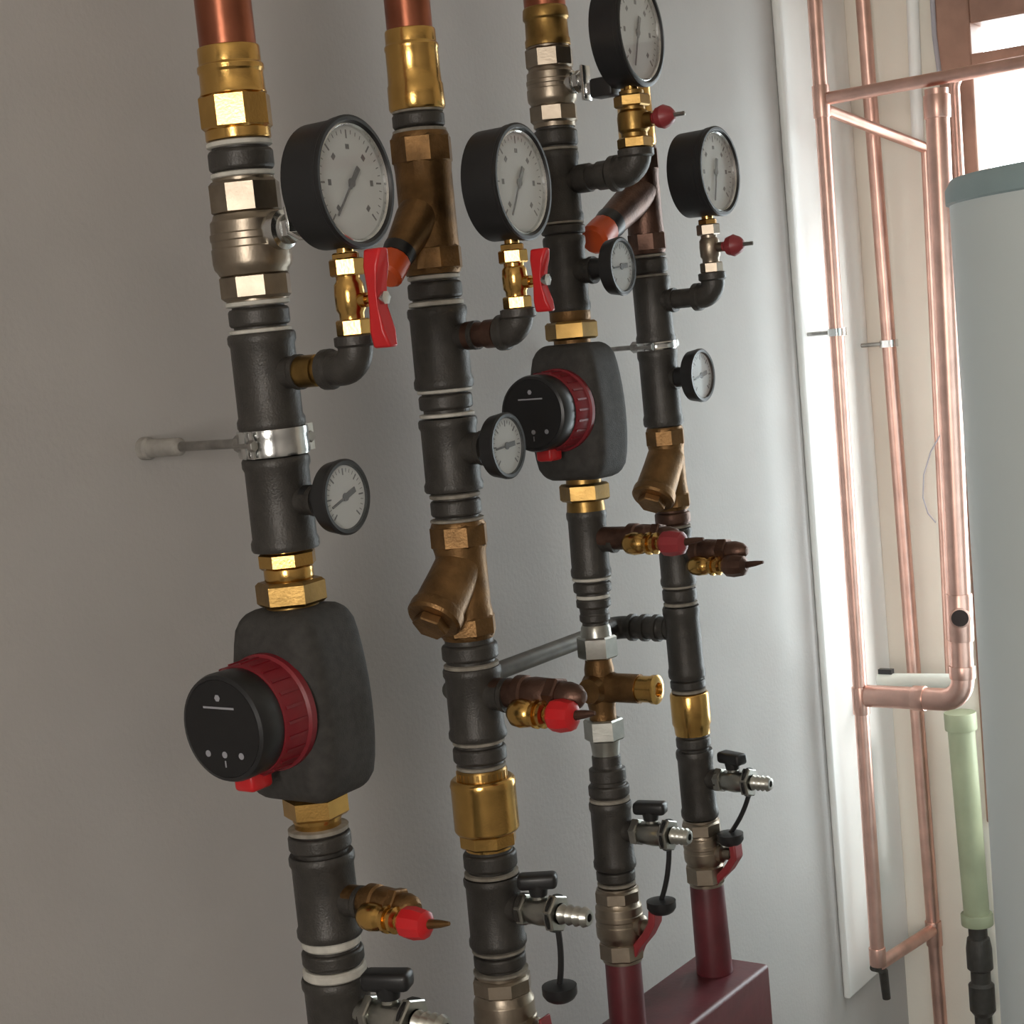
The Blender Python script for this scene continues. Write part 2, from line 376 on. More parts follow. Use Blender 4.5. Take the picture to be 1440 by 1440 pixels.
def stub(c, py, d0, d1, r, material, label, ribs=0):
    b = NB(); L = d1-d0
    pr = [(r, d0)]
    for i in range(ribs):
        u = d0+L*(i+.2)/ribs; v = d0+L*(i+.75)/ribs; pr += [(r, u), (r*1.14, u+.0008), (r*1.14, v), (r, v+.0008)]
    pr.append((r, d1)); lathe(b, pr, RX, 28)
    return tag(link('branch_pipe', b, material, None, c.at(py)), label, 'pipe nipple', 'short branch nipples')
def gauge_valve(c, py, d, z0, z1, r, label, handle, metal='brass', hs=(.04, .8)):
    """small ball valve standing on the elbow; handle: 'butterfly' or 'knob'"""
    t = thing('gauge_valve', c.at(py) @ T(0, -d, z0), label, 'gauge valve', 'small valves under the gauges')
    H = z1-z0; b = NB()
    hexp(b, r*1.0, 0, H*.2, ang=c.hang)
    lathe(b, [(r*.86, H*.19), (r*.86, H*.27), (r*1.02, H*.32), (r*1.05, H*.5), (r*1.0, H*.62), (r*.82, H*.67), (r*.82, H*.74)], seg=28)
    hexp(b, r*1.02, H*.72, H*.93, ang=c.hang); lathe(b, [(r*.8, H*.92), (r*.8, H)], seg=24)
    link('body', b, metal, t)
    hy = -r*1.0
    b = NB(); lathe(b, [(r*.5, r*.6), (r*.5, r*1.5), (r*.3, r*1.5), (r*.3, r*2.0)], T(0, 0, H*.47-.004*(handle == 'butterfly')) @ RX, 16); link('stem', b, metal, t)
    if handle == 'butterfly':
        b = NB(); zc = H*.47
        # two-winged lever, plate perpendicular to the stem
        hh, hw = hs; zc -= .004
        prof2 = [(-.007, .046), (.007, .046), (.011, .030), (.0085, .008), (.0085, -.008), (.011, -.030), (.007, -.046), (-.007, -.046), (-.011, -.030), (-.0085, -.008), (-.0085, .008), (-.011, .030)]
        prof2 = [(x*hw, z*hh/.046) for x, z in prof2]
        lo = [b.verts.new((x, -r*1.9, zc+z)) for x, z in prof2]; hi = [b.verts.new((x, -r*1.9-.010-.008*abs(z)/hh, zc+z)) for x, z in prof2]
        n = len(prof2)
        for i in range(n): b.faces.new((lo[i], lo[(i+1) % n], hi[(i+1) % n], hi[i]))
        b.faces.new(lo); b.faces.new(hi); hd = link('handle', b, 'red', t, bevel=.002)
        b = NB(); lathe(b, [(.006, r*1.9+.010), (.006, r*1.9+.015), (0, r*1.9+.016)], T(0, 0, zc) @ RX, 6); link('handle_nut', b, 'chrome', hd)
    else:
        b = NB(); m = T(0, 0, H*.47) @ RX
        rb_ = r; r = min(r, .0112); m = m @ T(0, 0, (rb_-r)*1.2)
        lathe(b, [(r*.45, r*1.3), (r*.55, r*1.8), (r*.95, r*2.1), (r*1.15, r*2.8), (r*.85, r*3.5), (r*.4, r*3.9), (0, r*3.95)], m, 12, cap=False); hd = link('handle', b, 'lever', t)
        b = NB(); lathe(b, [(r*.22, r*3.7), (r*.2, r*5.0), (0, r*5.1)], m, 12, cap=False); link('handle_tip', b, 'steel', hd)
    return t
def gauge_set(c, py, px, py_top, py_vtop, gxy, dia, tw, names, d0px, r_el, r_v, handle, nip_mat, yaw, needle, ribs=0, dep=.046, vmat='brass', hs=(.04, .8)):
    d = c.out(py, px); d0 = c.out(py, d0px); base = c.P(py)-c.Y*d
    ztop = solve_row(base, c.a, py_top); zv = solve_row(base, c.a, py_vtop)
    elbow_up(c, py, px, r_el, ztop, names['elbow'], d0)
    stub(c, py, c.r(py, tw)*1.01, d0+.002, r_el*.82, nip_mat, names['nipple'], ribs)
    gauge_valve(c, py, d, ztop+.0005, zv, r_v, names['valve'], handle, vmat, hs)
    zc = solve_row(base, c.a, gxy)
    P = base + c.a*zc
    gauge(c, P, dia, dep, yaw, needle, names['gauge'], max(.004, zc-dia/2-zv-.0005))

def drain_cock(c, py, tw, px_body, px_end, scale, label, cap_xy, handle_rot=0, wmat='nickel_grey'):
    """boiler drain cock: hex, body, black T handle, hose barb, strap and cap"""
    d0 = c.r(py, tw)*1.0; d1 = c.out(py, px_body); d2 = c.out(py, px_end); s = scale
    t = thing('drain_cock', c.at(py), label, 'drain cock', 'drain cocks with hose barbs')
    b = NB(); lathe(b, [(.010*s, d0-.004), (.010*s, d0+.008)], RX, 20); hexp(b, .0125*s, d0+.006, d0+.015, RX, .2)
    lathe(b, [(.0095*s, d0+.014), (.0115*s, d0+.018), (.0125*s, (d0+d1)/2+.004), (.0115*s, d1-.004), (.009*s, d1)], RX, 24)
    lathe(b, [(.006*s, 0), (.006*s, .018*s)], T(0, -(d0+d1)/2-.002, 0), 16)
    hexp(b, .0145*s, d1-.010, d1, RX, .2); link('body', b, wmat, t)
    b = NB(); L = d2-d1; pr = [(.0075*s, d1-.001)]
    for i in range(4): pr += [(.0062*s, d1+L*(i+.15)/4), (.0088*s, d1+L*(i+.3)/4), (.0066*s, d1+L*(i+.95)/4)]
    pr += [(.0055*s, d2), (.0035*s, d2), (.0035*s, d1+L*.5)]; lathe(b, pr, RX, 20, cap=True); link('hose_barb', b, wmat, t)
    b = NB(); mm = T(0, -(d0+d1)/2-.002, .014*s) @ Matrix.Rotation(handle_rot, 4, 'Z')
    lathe(b, [(.0075*s, 0), (.0085*s, .006*s), (.0085*s, .010*s)], mm, 16); box(b, (-.017*s, -.0085*s, .006*s), (.017*s, .0085*s, .019*s), mm, .004*s, 3); link('handle', b, 'black', t)
    # cap hanging on its strap
    yb = -(d1-.005)
    p0 = Vector((0, yb, -.011*s))
    Pw = c.at(py) @ Vector((0, yb, 0)); hgt = solve_row(Pw, c.a, cap_xy[1]); dx = solve_col(Pw + c.a*hgt, -c.Y, cap_xy[0])
    pc = Vector((0, yb-dx, hgt))
    b = NB(); lathe(b, [(.0145*s, d1-.0065), (.0162*s, d1-.0065), (.0162*s, d1-.0035), (.0145*s, d1-.0035)], RX, 20)
    mid = (p0+pc)/2 + Vector((0, -.006, 0))
    pts = [(p0*(1-f)**2+mid*2*f*(1-f)+(pc+Vector((0, 0, .004)))*f*f) for f in [i/10 for i in range(11)]]
    tube(b, pts, .0027*s, 10); sr = link('strap', b, 'black', t)
    b = NB(); lathe(b, [(.0095*s, -.009*s), (.0125*s, -.007*s), (.0150*s, -.003*s), (.0150*s, .004*s), (.006*s, .006*s)], T(*pc), 20); link('cap', b, 'black', sr)
    return t
def purge_cock(c, py, tw, s, label, L, bodymat='bronze', knob='red', drop=0.0, off=0.0):
    """bronze cock out of a tee: thick body with a dark end; below it a domed brass outlet and a red knob"""
    d00 = c.r(py, tw)*.98; d0 = d00+off
    t = thing('purge_cock', c.at(py), label, 'purge cock', 'bronze purge cocks with red knobs')
    b = NB(); lathe(b, [(.013*s, d00-.002), (.013*s, d0+.004), (.0165*s, d0+.005), (.0165*s, d0+.014), (.0145*s, d0+.016), (.0155*s, d0+L*.3), (.0145*s, d0+L*.52), (.0125*s, d0+L*.56)], RX, 28)
    hexp(b, .0145*s, d0+L*.5, d0+L*.66, RX, .3)
    lathe(b, [(.012*s, d0+L*.65), (.0125*s, d0+L*.78), (.010*s, d0+L*.9), (.005*s, d0+L*.97), (0, d0+L*.98)], RX, 24, cap=False); link('body', b, bodymat, t)
    o = T(-.017*s, 0, -.016*s-drop)
    b = NB(); m = o @ RX
    lathe(b, [(0, d0+.004), (.0065*s, d0+.006), (.0115*s, d0+.012), (.0128*s, d0+.020), (.0115*s, d0+.030), (.0095*s, d0+.033), (.0095*s, d0+.036), (.0125*s, d0+.037), (.0125*s, d0+.040), (.0095*s, d0+.041), (.0095*s, d0+.044), (.0120*s, d0+.045), (.0120*s, d0+.048), (.008*s, d0+.05), (.008*s, d0+.056)], m, 28, cap=False)
    tube(b, [(0, -d0-.022, -.002), (-.017*s, -d0-.022, -.016*s-drop)], .0085*s, 16); link('outlet', b, 'brass', t)
    b = NB(); lathe(b, [(.009*s, d0+.053), (.0135*s, d0+.058), (.0145*s, d0+.068), (.0125*s, d0+.080), (.006*s, d0+.084), (0, d0+.084)], m, 10, cap=False); link('knob', b, knob, t)
    b = NB(); tube(b, [o @ Vector((0, -d0-.082, .001)), o @ Vector((0, -d0-.096, .003)), o @ Vector((0, -d0-.106, .0045))], [.0045*s, .0035*s, .0018*s], 10); link('spindle_tip', b, bodymat, t)
    return t
def pump(c, y0, y1, label, head_dz=0.0):
    """circulator pump: rounded foam shell, red motor ring, black control head and red plug"""
    H = c.z(y0)-c.z(y1); s = H/.166
    t = thing('circulator_pump', c.at(y1), label, 'circulator pump', 'circulator pumps with red motors')
    b2 = NB(); bmesh.ops.create_cube(b2, size=1)
    bmesh.ops.subdivide_edges(b2, edges=b2.edges[:], cuts=11, use_grid_fill=True)
    hx, hy, hz = .042, .0515, .0825
    for v in b2.verts:
        p = Vector((v.co.x*2*hx, v.co.y*2*hy, v.co.z*2*hz)); e = .020
        q = Vector((max(-hx+e, min(hx-e, p.x)), max(-hy+e, min(hy-e, p.y)), max(-hz+e, min(hz-e, p.z)))); d = p-q
        if d.length > 1e-9:
            mxd = max(abs(d.x), abs(d.y), abs(d.z)); p = q + d.normalized()*mxd
        f = p.z/hz; k = 1.0 - .20*max(0, f+.15)**2*.9 - .17*max(0, -f-.25)**2*1.6   # shoulders taper to the ports
        p.y *= k; p.x *= (1 - .10*f*f)
        v.co = p
    b = NB(); merge(b, b2, Matrix.Scale(s, 4) @ T(0, 0, hz)); link('foam_shell', b, 'epp', t, sharp=50)
    hz0 = .083+head_dz
    m = Matrix.Scale(s, 4) @ T(0, 0, hz0) @ MX
    b = NB(); lathe(b, [(.0500, .040), (.0500, .046), (.0475, .048), (.0468, .072), (.0455, .074)], m, 48)
    for i in range(24):
        mm = m @ Matrix.Rotation(2*PI*i/24, 4, 'Z'); box(b, (.0462, -.0012, .049), (.0482, .0012, .071), mm)
    link('motor_ring', b, 'red_dk', t)
    b = NB(); lathe(b, [(.0440, .0725), (.0450, .0745), (.0455, .0945), (.0440, .0985), (.0410, .1000), (.0405, .0994)], m, 48); link('control_head', b, 'black', t)
    hd = t.children[-1] if t.children else None
    b = NB(); lathe(b, [(.0404, .0985), (.0404, .0998), (0, .0998)], m, 48, cap=False); pn = link('display_panel', b, 'panel', t)
    b = NB()
    for x in (-.0185, 0, .0185):
        lathe(b, [(.0028, .0990), (.0028, .1002), (0, .1002)], m @ T(x, -.0215, 0), 12, cap=False)
    box(b, (-.0006, -.0320, .0990), (.0006, -.0265, .1002), m)
    link('button_icon', b, 'mark', pn)
    b = NB(); box(b, (-.0180, .0165, .0990), (.0160, .0182, .1001), m); lathe(b, [(.0030, .0990), (.0030, .1001), (0, .1001)], m @ T(-.001, .0255, 0), 6, cap=False); link('maker_mark', b, 'mark', pn)
    b = NB(); box(b, (-.011, -.058, .058), (.011, -.041, .084), m, .004, 3); link('power_plug', b, 'red', t)
    return t

# ================================================================== RISER ONE (nearest, far left in the photo)
turned(C1, 'copper_pipe', [(C1.ceil_row(), 83), (70, 80)], 'copper', 'thick copper pipe running up out of the photo at the top of the leftmost riser', 'copper pipe', 'copper pipes above the risers')
c = C1; b = NB(); base = 197
t = thing('brass_coupling', c.at(base), 'shiny brass coupling with hexagon joining the copper pipe of the leftmost riser', 'pipe coupling', 'brass couplings under the copper pipes')
lathe(b, c.prof([(66, 86), (69, 88), (91, 88), (93, 94), (101, 94), (103, 90), (128, 91), (134, 95)], base)); lathe(b, c.prof([(182, 92), (197, 92)], base)); link('sleeve', b, 'brass', t, bevel=.0008)
b = NB(); hexrow(c, 132, 184, 95, base, b, 8); link('hex', b, 'brass', t)
nipple(C1, 211, 240, 92, 'dark iron nipple between two white rings right under the brass coupling of the leftmost riser', [(203, 9, 93), (246, 8, 90)])

def ball_valve(c, y0, y1, wh, wb, hexes, label, material, name='ball_valve'):
    t = thing(name, c.at(y1), label, 'ball valve', 'inline ball valves'); b = NB()
    (a0, a1), (b0, b1) = hexes
    k = (b0-a1)
    lathe(b, c.prof([(y0, wh*.92), (a0+2, wh*.92)], y1)); lathe(b, c.prof([(b1-2, wh*.92), (y1, wh*.92)], y1))
    lathe(b, c.prof([(a1-2, wb*.86), (a1+k*.06, wb*.9), (a1+k*.10, wb*.96), (a1+k*.30, wb*.97), (a1+k*.31, wb), (a1+k*.42, wb), (a1+k*.43, wb*.975), (a1+k*.55, wb*.975), (a1+k*.56, wb*1.0), (a1+k*.80, wb), (a1+k*.9, wb*.97), (a1+k*.96, wb*.9), (b0+2, wb*.86)], y1)); link('body', b, material, t, bevel=.0006)
    b = NB(); hexrow(c, a0, a1, wh, y1, b, 8); link('hex', b, material, t)
    b = NB(); hexrow(c, b0, b1, wh, y1, b, 8); link('hex', b, material, t)
    return t
t = ball_valve(C1, 250, 425, 94, 112, ((254, 302), (384, 421)), 'tarnished nickel ball valve on the leftmost riser, beside the largest gauge', 'nickel')
z = C1.z(330)-C1.z(425); rr = C1.r(330, 112)
b = NB(); lathe(b, [(.017, rr*.6), (.017, rr+.006), (.013, rr+.008), (.013, rr+.012)], T(0, 0, z) @ RX, 24); hexp(b, .011, rr+.011, rr+.018, T(0, 0, z) @ RX); link('stem', b, 'chrome', t)
b = NB(); strip(b, [(0, -rr-.017, z+.018), (0, -rr-.019, z+.004), (0, -rr-.019, z-.004), (0, -rr-.030, z-.010), (0, -rr-.058, z-.012)], (1, 0, 0), .020, .003); link('lever', b, 'chrome', t, bevel=.0008)
nipple(C1, 433, 458, 86, 'dark iron nipple between two white rings below the nickel ball valve of the leftmost riser', [(426, 8, 90), (465, 7, 88)])
tee(C1, 468, 602, 91, 'large black iron tee with the gauge branch on the leftmost riser', 527, 424, 44)
gauge_set(C1, 527, 503, 473, 355, 260, .1105, 91, dict(elbow='black iron elbow turning up to the largest gauge on the leftmost riser', nipple='brass nipple screwed into the gauge tee of the leftmost riser',
          valve='brass gauge valve with tall red butterfly handle under the leftmost gauge', gauge='large black pressure gauge beside the leftmost riser, leftmost and largest of the four'), 458, .0150, .0125, 'butterfly', 'brass_dark', math.radians(4), 228, 1, .040, hs=(.041, .8))
# wall clamp
def wall_clamp(c, py, w, h, label, rod_r, material, plug=True):
    t = thing('pipe_clamp', c.at(py), label, 'pipe clamp', 'pipe clamps'); r = c.r(py, w); zz = h*depth(c.P(py))/F_PX/2
    b = NB(); lathe(b, [(r*.9, -zz), (r, -zz), (r*1.02, -zz*.7), (r, -zz*.4), (r, zz*.4), (r*1.02, zz*.7), (r, zz), (r*.9, zz)], seg=40, cap=False); link('band', b, material, t)
    for sx in (-1, 1):
        b = NB(); box(b, (sx*r*.93-.0045, -.008, -zz), (sx*r*.93+.0045+sx*.011, -.005, zz)); box(b, (sx*r*.93-.0045, .001, -zz), (sx*r*.93+.0045+sx*.011, .004, zz))
        fl = link('flange', b, material, t)
        b = NB(); m = T(sx*(r+.006), 0, 0) @ RX; hexp(b, .0045, .007, .012, m); lathe(b, [(.0022, -.012), (.0022, .010)], m, 10); link('screw', b, 'steel', fl)
    b = NB(); yw = D_WALL; m = Matrix.Rotation(-PI/2, 4, 'X')
    hexp(b, rod_r*2.0, r*.98, r+.010, m); lathe(b, [(rod_r, r), (rod_r, yw-.001)], m, 14); link('threaded_rod', b, 'steel', t)
    if plug:
        b = NB(); lathe(b, [(rod_r*1.25, yw-.050), (rod_r*1.9, yw-.048), (rod_r*1.9, yw-.010), (rod_r*2.4, yw-.008), (rod_r*2.4, yw+.01)], m, 16); link('wall_plug', b, 'plug', t)
    return t
wall_clamp(C1, 621, 100, 38, 'shiny zinc pipe clamp on the leftmost riser with a threaded rod to the wall', .0045, 'chrome')
tee(C1, 642, 772, 91, 'black iron tee carrying the thermometer on the leftmost riser, under the zinc clamp', 705, 448, 40)
thermometer(C1, 702, 481, .066, 200, 'small dial thermometer in the tee under the zinc clamp, leftmost of the thermometers', math.radians(2), tw=91)
c = C1; base = 851
t = thing('union_nut', c.at(base), 'brass union with two nuts sitting on top of the front pump', 'pipe union', 'brass unions at the pumps'); b = NB()
hexrow(c, 774, 797, 76, base, b, 8); lathe(b, c.prof([(770, 66), (776, 66)], base)); lathe(b, c.prof([(796, 68), (799, 70), (812, 70), (816, 66), (822, 66)], base)); link('tailpiece', b, 'brass', t)
b = NB(); hexrow(c, 815, 849, 86, base, b); lathe(b, c.prof([(845, 74), (854, 74)], base)); link('nut', b, 'brass_dark', t)
pump(C1, 850, 1116, 'larger circulator pump with black head and dark red motor, on the leftmost riser')
c = C1; base = 1163; b = NB()
t = thing('union_nut', c.at(base), 'brass union nut right underneath the front pump', 'pipe union', 'brass unions at the pumps')
hexrow(c, 1116, 1147, 80, base, b); link('nut', b, 'brass', t); b = NB(); lathe(b, c.prof([(1140, 70), (1150, 70), (1154, 66), (1163, 66)], base)); link('tailpiece', b, 'brass', t)
nipple(C1, 1170, 1192, 89, 'dark iron nipple below the brass nut of the front pump', [(1164, 8, 86)], 'hemp')
tee(C1, 1198, 1314, 88, 'black iron tee with the bronze purge cock near the bottom of the leftmost riser', 1262, 512, 42)
purge_cock(C1, 1259, 84, 1.0, 'bronze purge cock with red knob near the bottom of the leftmost riser', .062, 'bronze', 'red', -.010, .020)
nipple(C1, 1332, 1352, 88, 'dark iron nipple between thick white rings near the bottom of the leftmost riser', [(1321, 14, 84), (1363, 14, 90)])
T_LAST = tee(C1, 1370, 1520, 92, 'black iron tee cut off by the bottom edge of the photo on the leftmost riser', 1420, 522, 40)
drain_cock(C1, 1417, 90, 585, 628, 1.35, 'drain cock with black handle at the very bottom edge, on the leftmost riser', (570, 1530), PI/2+.35)

# ================================================================== RISER TWO
turned(C2, 'copper_pipe', [(C2.ceil_row(), 67), (44, 65)], 'copper', 'copper pipe at the top edge of the photo on the second riser from the left', 'copper pipe', 'copper pipes above the risers')
turned(C2, 'brass_coupling', [(42, 70), (45, 72), (62, 72), (65, 77), (70, 77), (72, 75), (100, 75), (118, 76), (121, 79), (152, 80), (156, 76)], 'brass', 'shiny brass coupling below the copper pipe of the second riser from the left', 'pipe coupling', 'brass couplings under the copper pipes')
nipple(C2, 160, 180, 74, 'dark iron nipple above the bronze valve body of the second riser', [(157, 5, 72), (185, 6, 76)], 'hemp')
def y_body(c, y0, y1, wm, wh, br, label, material, cap=None, hexes=True, name='y_strainer', cat='strainer'):
    """Y pattern casting. br: (dx, dz, row, r0, r1) branch vector in metres, start row and radii. cap: coloured bonnet"""
    t = thing(name, c.at(y1), label, cat, 'bronze Y pattern bodies'); z0 = c.z(y1); b = NB(); h = y1-y0
    lathe(b, c.prof([(y0, wh*.94), (y0+h*.03, wh), (y0+h*.22, wh), (y0+h*.28, wm), (y1-h*.28, wm), (y1-h*.22, wh*.98), (y1-h*.03, wh*.98), (y1, wh*.92)], y1))
    dx, dz, row, r0, r1 = br; p0 = Vector((0, 0, c.z(row)-z0)); v = Vector((dx, 0, dz)); L = v.length; u = v/L
    q = u.to_track_quat('Z', 'Y').to_matrix().to_4x4(); m = T(*p0) @ q
    lathe(b, [(r0, 0), (r0, L*.3), (r1*.98, L*.72), (r1, L*.80)], m, 32); link('body', b, material, t)
    b = NB(); hexrow(c, y0+h*.02, y0+h*.23, wh*1.0, y1, b, 8); link('hex', b, material, t)
    b = NB(); hexrow(c, y1-h*.2, y1-h*.02, wh*.99, y1, b, 8); link('hex', b, material, t)
    if cap is None:
        b = NB(); lathe(b, [(r1*1.04, L*.78), (r1*1.07, L*.82), (r1*1.07, L*.93), (r1*.98, L*.97), (r1*.62, L*.98)], m, 32); hexp(b, r1*.6, L*.97, L*1.10, m); link('strainer_cap', b, material, t)
    else:
        b = NB(); lathe(b, [(r1*.95, L*.76), (r1*1.0, L*.8), (r1*.9, L*.93)], m, 24); link('bonnet', b, 'black', t)
        b = NB(); lathe(b, [(r1*.75, L*.9), (r1*.95, L*.95), (r1*.95, L*1.2), (r1*.75, L*1.24), (0, L*1.25)], m, 14, cap=False); link('cap', b, cap, t)
    return t
y_body(C2, 187, 386, 80, 82, (-.062, -.058, 285, .022, .017), 'brown bronze Y valve body on the second riser, behind the largest gauge', 'bronze', cap='orange', name='y_valve', cat='valve')
nipple(C2, 397, 420, 77, 'dark iron nipple between white rings below the bronze valve body of the second riser', [(390, 7, 74), (427, 8, 78)])
tee(C2, 432, 546, 80, 'black iron tee with the gauge branch on the second riser', 476, 672, 36)
gauge_set(C2, 476, 731, 435, 345, 259, .1115, 80, dict(elbow='black iron elbow turning up to the gauge of the second riser', nipple='dark reddish nipple in the gauge tee of the second riser',
          valve='brass gauge valve with short red handle under the second gauge from the left', gauge='black pressure gauge beside the second riser, second from the left'), 704, .0150, .0120, 'butterfly', 'bronze_red', math.radians(5), 238, 2, .040, hs=(.030, .62))
nipple(C2, 554, 575, 76, 'dark iron nipple between white rings under the gauge tee of the second riser', [(549, 6, 78), (583, 6, 78)])
tee(C2, 588, 690, 79, 'black iron tee carrying the thermometer on the second riser', 632, 684, 44)
thermometer(C2, 631, 708, .066, 185, 'small dial thermometer overlapping the black head of the rear pump, on the second riser', math.radians(3), tw=79)
nipple(C2, 702, 724, 72, 'dark iron nipple above the bronze strainer of the second riser', [(696, 7, 72), (730, 5, 76)], 'hemp')
y_body(C2, 732, 897, 72, 77, (-.058, -.052, 790, .025, .0265), 'large brown bronze Y strainer with branch leaning left on the second riser', 'bronze')
nipple(C2, 904, 926, 80, 'dark iron nipple right below the large bronze strainer of the second riser', [(934, 7, 78)], 'hemp')
tee(C2, 937, 1037, 78, 'black iron tee beside the bronze purge cock on the second riser', 975, 716, 44)
purge_cock(C2, 972, 76, 1.16, 'bronze purge cock with red knob between the second riser and the mixing valve', .085, 'bronze_red', 'red', -.004, .024)
nipple(C2, 1048, 1069, 76, 'dark iron nipple above the polished brass check valve', [(1041, 6, 74), (1076, 6, 70)], 'hemp')
c = C2; base = 1192
t = thing('check_valve', c.at(base), 'polished brass check valve with bright gold barrel on the second riser', 'check valve'); b = NB()
lathe(b, c.prof([(1092, 84), (1095, 91), (1101, 94), (1106, 92), (1164, 92), (1168, 86), (1170, 78)], base)); link('barrel', b, 'brass', t, bevel=.0008)
b = NB(); lathe(b, c.prof([(1079, 68), (1082, 71), (1094, 71)], base), seg=40)
for i in range(28):
    a = 2*PI*i/28; rr = c.r(1086, 71); box(b, (rr*.97, -.0016, c.z(1093)-c.z(base)), (rr*1.02, .0016, c.z(1082)-c.z(base)), Matrix.Rotation(a, 4, 'Z'))
link('knurled_collar', b, 'brass_dark', t)
b = NB(); hexrow(c, 1167, 1188, 76, base, b, 8); lathe(b, c.prof([(1186, 66), (1192, 66)], base)); link('hex', b, 'brass', t)
nipple(C2, 1196, 1219, 76, 'dark iron nipple right under the polished brass check valve', [(1226, 6, 77)], 'hemp')
tee(C2, 1230, 1328, 77, 'black iron tee with a drain cock near the bottom of the second riser', 1272, 740, 40)
drain_cock(C2, 1272, 77, 788, 829, 1.2, 'drain cock with black handle and hanging cap on the second riser', (787, 1393), PI/2+.5)
nipple(C2, 1339, 1357, 74, 'dark iron nipple above the bottom ball valve of the second riser', [(1333, 5, 76), (1363, 5, 78)], 'hemp')
t = V_LAST = ball_valve(C2, 1366, 1540, 78, 90, ((1370, 1394), (1500, 1530)), 'nickel ball valve cut off by the bottom edge on the second riser', 'nickel')
z = C2.z(1440)-C2.z(1540); rr = C2.r(1440, 90)
b = NB(); lathe(b, [(.013, rr*.6), (.013, rr+.006), (.008, rr+.008), (.008, rr+.018)], T(0, 0, z) @ RX, 20); link('stem', b, 'nickel', t)
b = NB(); strip(b, [(0, -rr-.016, z+.016), (0, -rr-.018, z), (0, -rr-.028, z-.010), (0, -rr-.034, z-.04), (0, -rr-.034, z-.07)], (1, 0, 0), .018, .003); link('lever', b, 'lever', t, bevel=.0008)

# ================================================================== RISER THREE
turned(C3, 'copper_pipe', [(C3.ceil_row(), 61), (14, 59)], 'copper', 'short copper pipe end at the top edge of the photo on the third riser', 'copper pipe', 'copper pipes above the risers')
turned(C3, 'brass_coupling', [(10, 58), (13, 63), (22, 65), (27, 65), (30, 60), (54, 61), (57, 64), (66, 64)], 'brass_dark', 'coppery brass coupling with raised ring on top of the third riser', 'pipe coupling', 'brass couplings under the copper pipes')
t = ball_valve(C3, 64, 180, 64, 70, ((68, 98), (148, 174)), 'brown nickel ball valve high on the third riser beside the topmost gauge', 'nickel')
z = C3.z(122)-C3.z(180); rr = C3.r(122, 68); mz = T(0, 0, z) @ RX
b = NB(); lathe(b, [(.012, rr*.6), (.012, rr+.004), (.008, rr+.006), (.008, rr+.018)], mz, 20); hexp(b, .0105, rr+.006, rr+.013, mz); link('stem', b, 'chrome', t)
b = NB(); box(b, (-.011, -rr-.056, z-.022), (.011, -rr-.028, z-.001), bev=.003); link('lever', b, 'black', t)
b = NB(); box(b, (-.005, -rr-.034, z-.016), (.005, -rr-.014, z-.004), bev=.001); box(b, (-.008, -rr-.020, z-.022), (.008, -rr-.016, z+.016), bev=.001); link('lever_plate', b, 'chrome', t)
nipple(C3, 184, 206, 63, 'dark iron nipple below the brown ball valve of the third riser', [(211, 5, 60)], 'hemp')
tee(C3, 214, 313, 58, 'dark iron tee with the cross branch to the topmost gauge on the third riser', 258, 818, 32)
gauge_set(C3, 256, 896, 210, 128, 48, .116, 56, dict(elbow='rusty iron elbow under the topmost gauge of the third riser', nipple='dark iron nipple in the cross branch of the third riser',
          valve='brass gauge valve with red knob under the topmost gauge', gauge='black pressure gauge cut off by the top edge of the photo, on the third riser'), 862, .0168, .0165, 'knob', 'iron', math.radians(5), 250, 2, .037, vmat='brass_dark')
nipple(C3, 317, 330, 62, 'dark iron nipple at the bottom edge of the second gauge, on the third riser', [(314, 4, 60)], 'hemp')
tee(C3, 333, 438, 57, 'dark iron tee carrying the thermometer of the third riser', 384, 836, 34)
thermometer(C3, 383, 869, .064, 185, 'small dial thermometer between the third and fourth risers, above the rear pump', math.radians(4), tw=57)
c = C3; base = 483; b = NB()
t = thing('union_nut', c.at(base), 'brown brass union nut sitting on top of the rear pump', 'pipe union', 'brass unions at the pumps')
hexrow(c, 452, 478, 64, base, b); link('nut', b, 'brass_dark', t); b = NB(); lathe(b, c.prof([(436, 54), (438, 58), (450, 58), (453, 54), (483, 52)], base)); link('tailpiece', b, 'bronze', t)
pump(C3, 482, 673, 'smaller circulator pump with black head and red motor ring, on the third riser', .004)
c = C3; base = 720; b = NB()
t = thing('union_nut', c.at(base), 'dull brass union nut right underneath the rear pump', 'pipe union', 'brass unions at the pumps')
hexrow(c, 679, 704, 61, base, b); lathe(b, c.prof([(670, 50), (681, 50)], base)); link('nut', b, 'brass_dark', t); b = NB(); lathe(b, c.prof([(702, 52), (720, 55)], base)); link('tailpiece', b, 'brass_dark', t)
tee(C3, 718, 810, 54, 'black iron tee below the rear pump on the third riser', 762, 866, 28)
purge_cock(C3, 757, 52, 1.0, 'bronze purge cock with red knob under the rear pump, overlapping the fourth riser', .07, 'bronze_red', 'lever', -.012, .030)
nipple(C3, 818, 832, 54, 'dark iron nipple with white rings below the tee of the rear pump', [(813, 5, 55), (838, 6, 48)])
turned(C3, 'reducing_nipple', [(841, 46), (843, 49), (852, 49), (854, 42), (862, 40), (864, 43), (872, 43), (874, 37), (886, 37)], 'iron', 'ribbed dark reducing nipple above the mixing valve', 'pipe nipple', 'reducing nipples at the mixing valve')
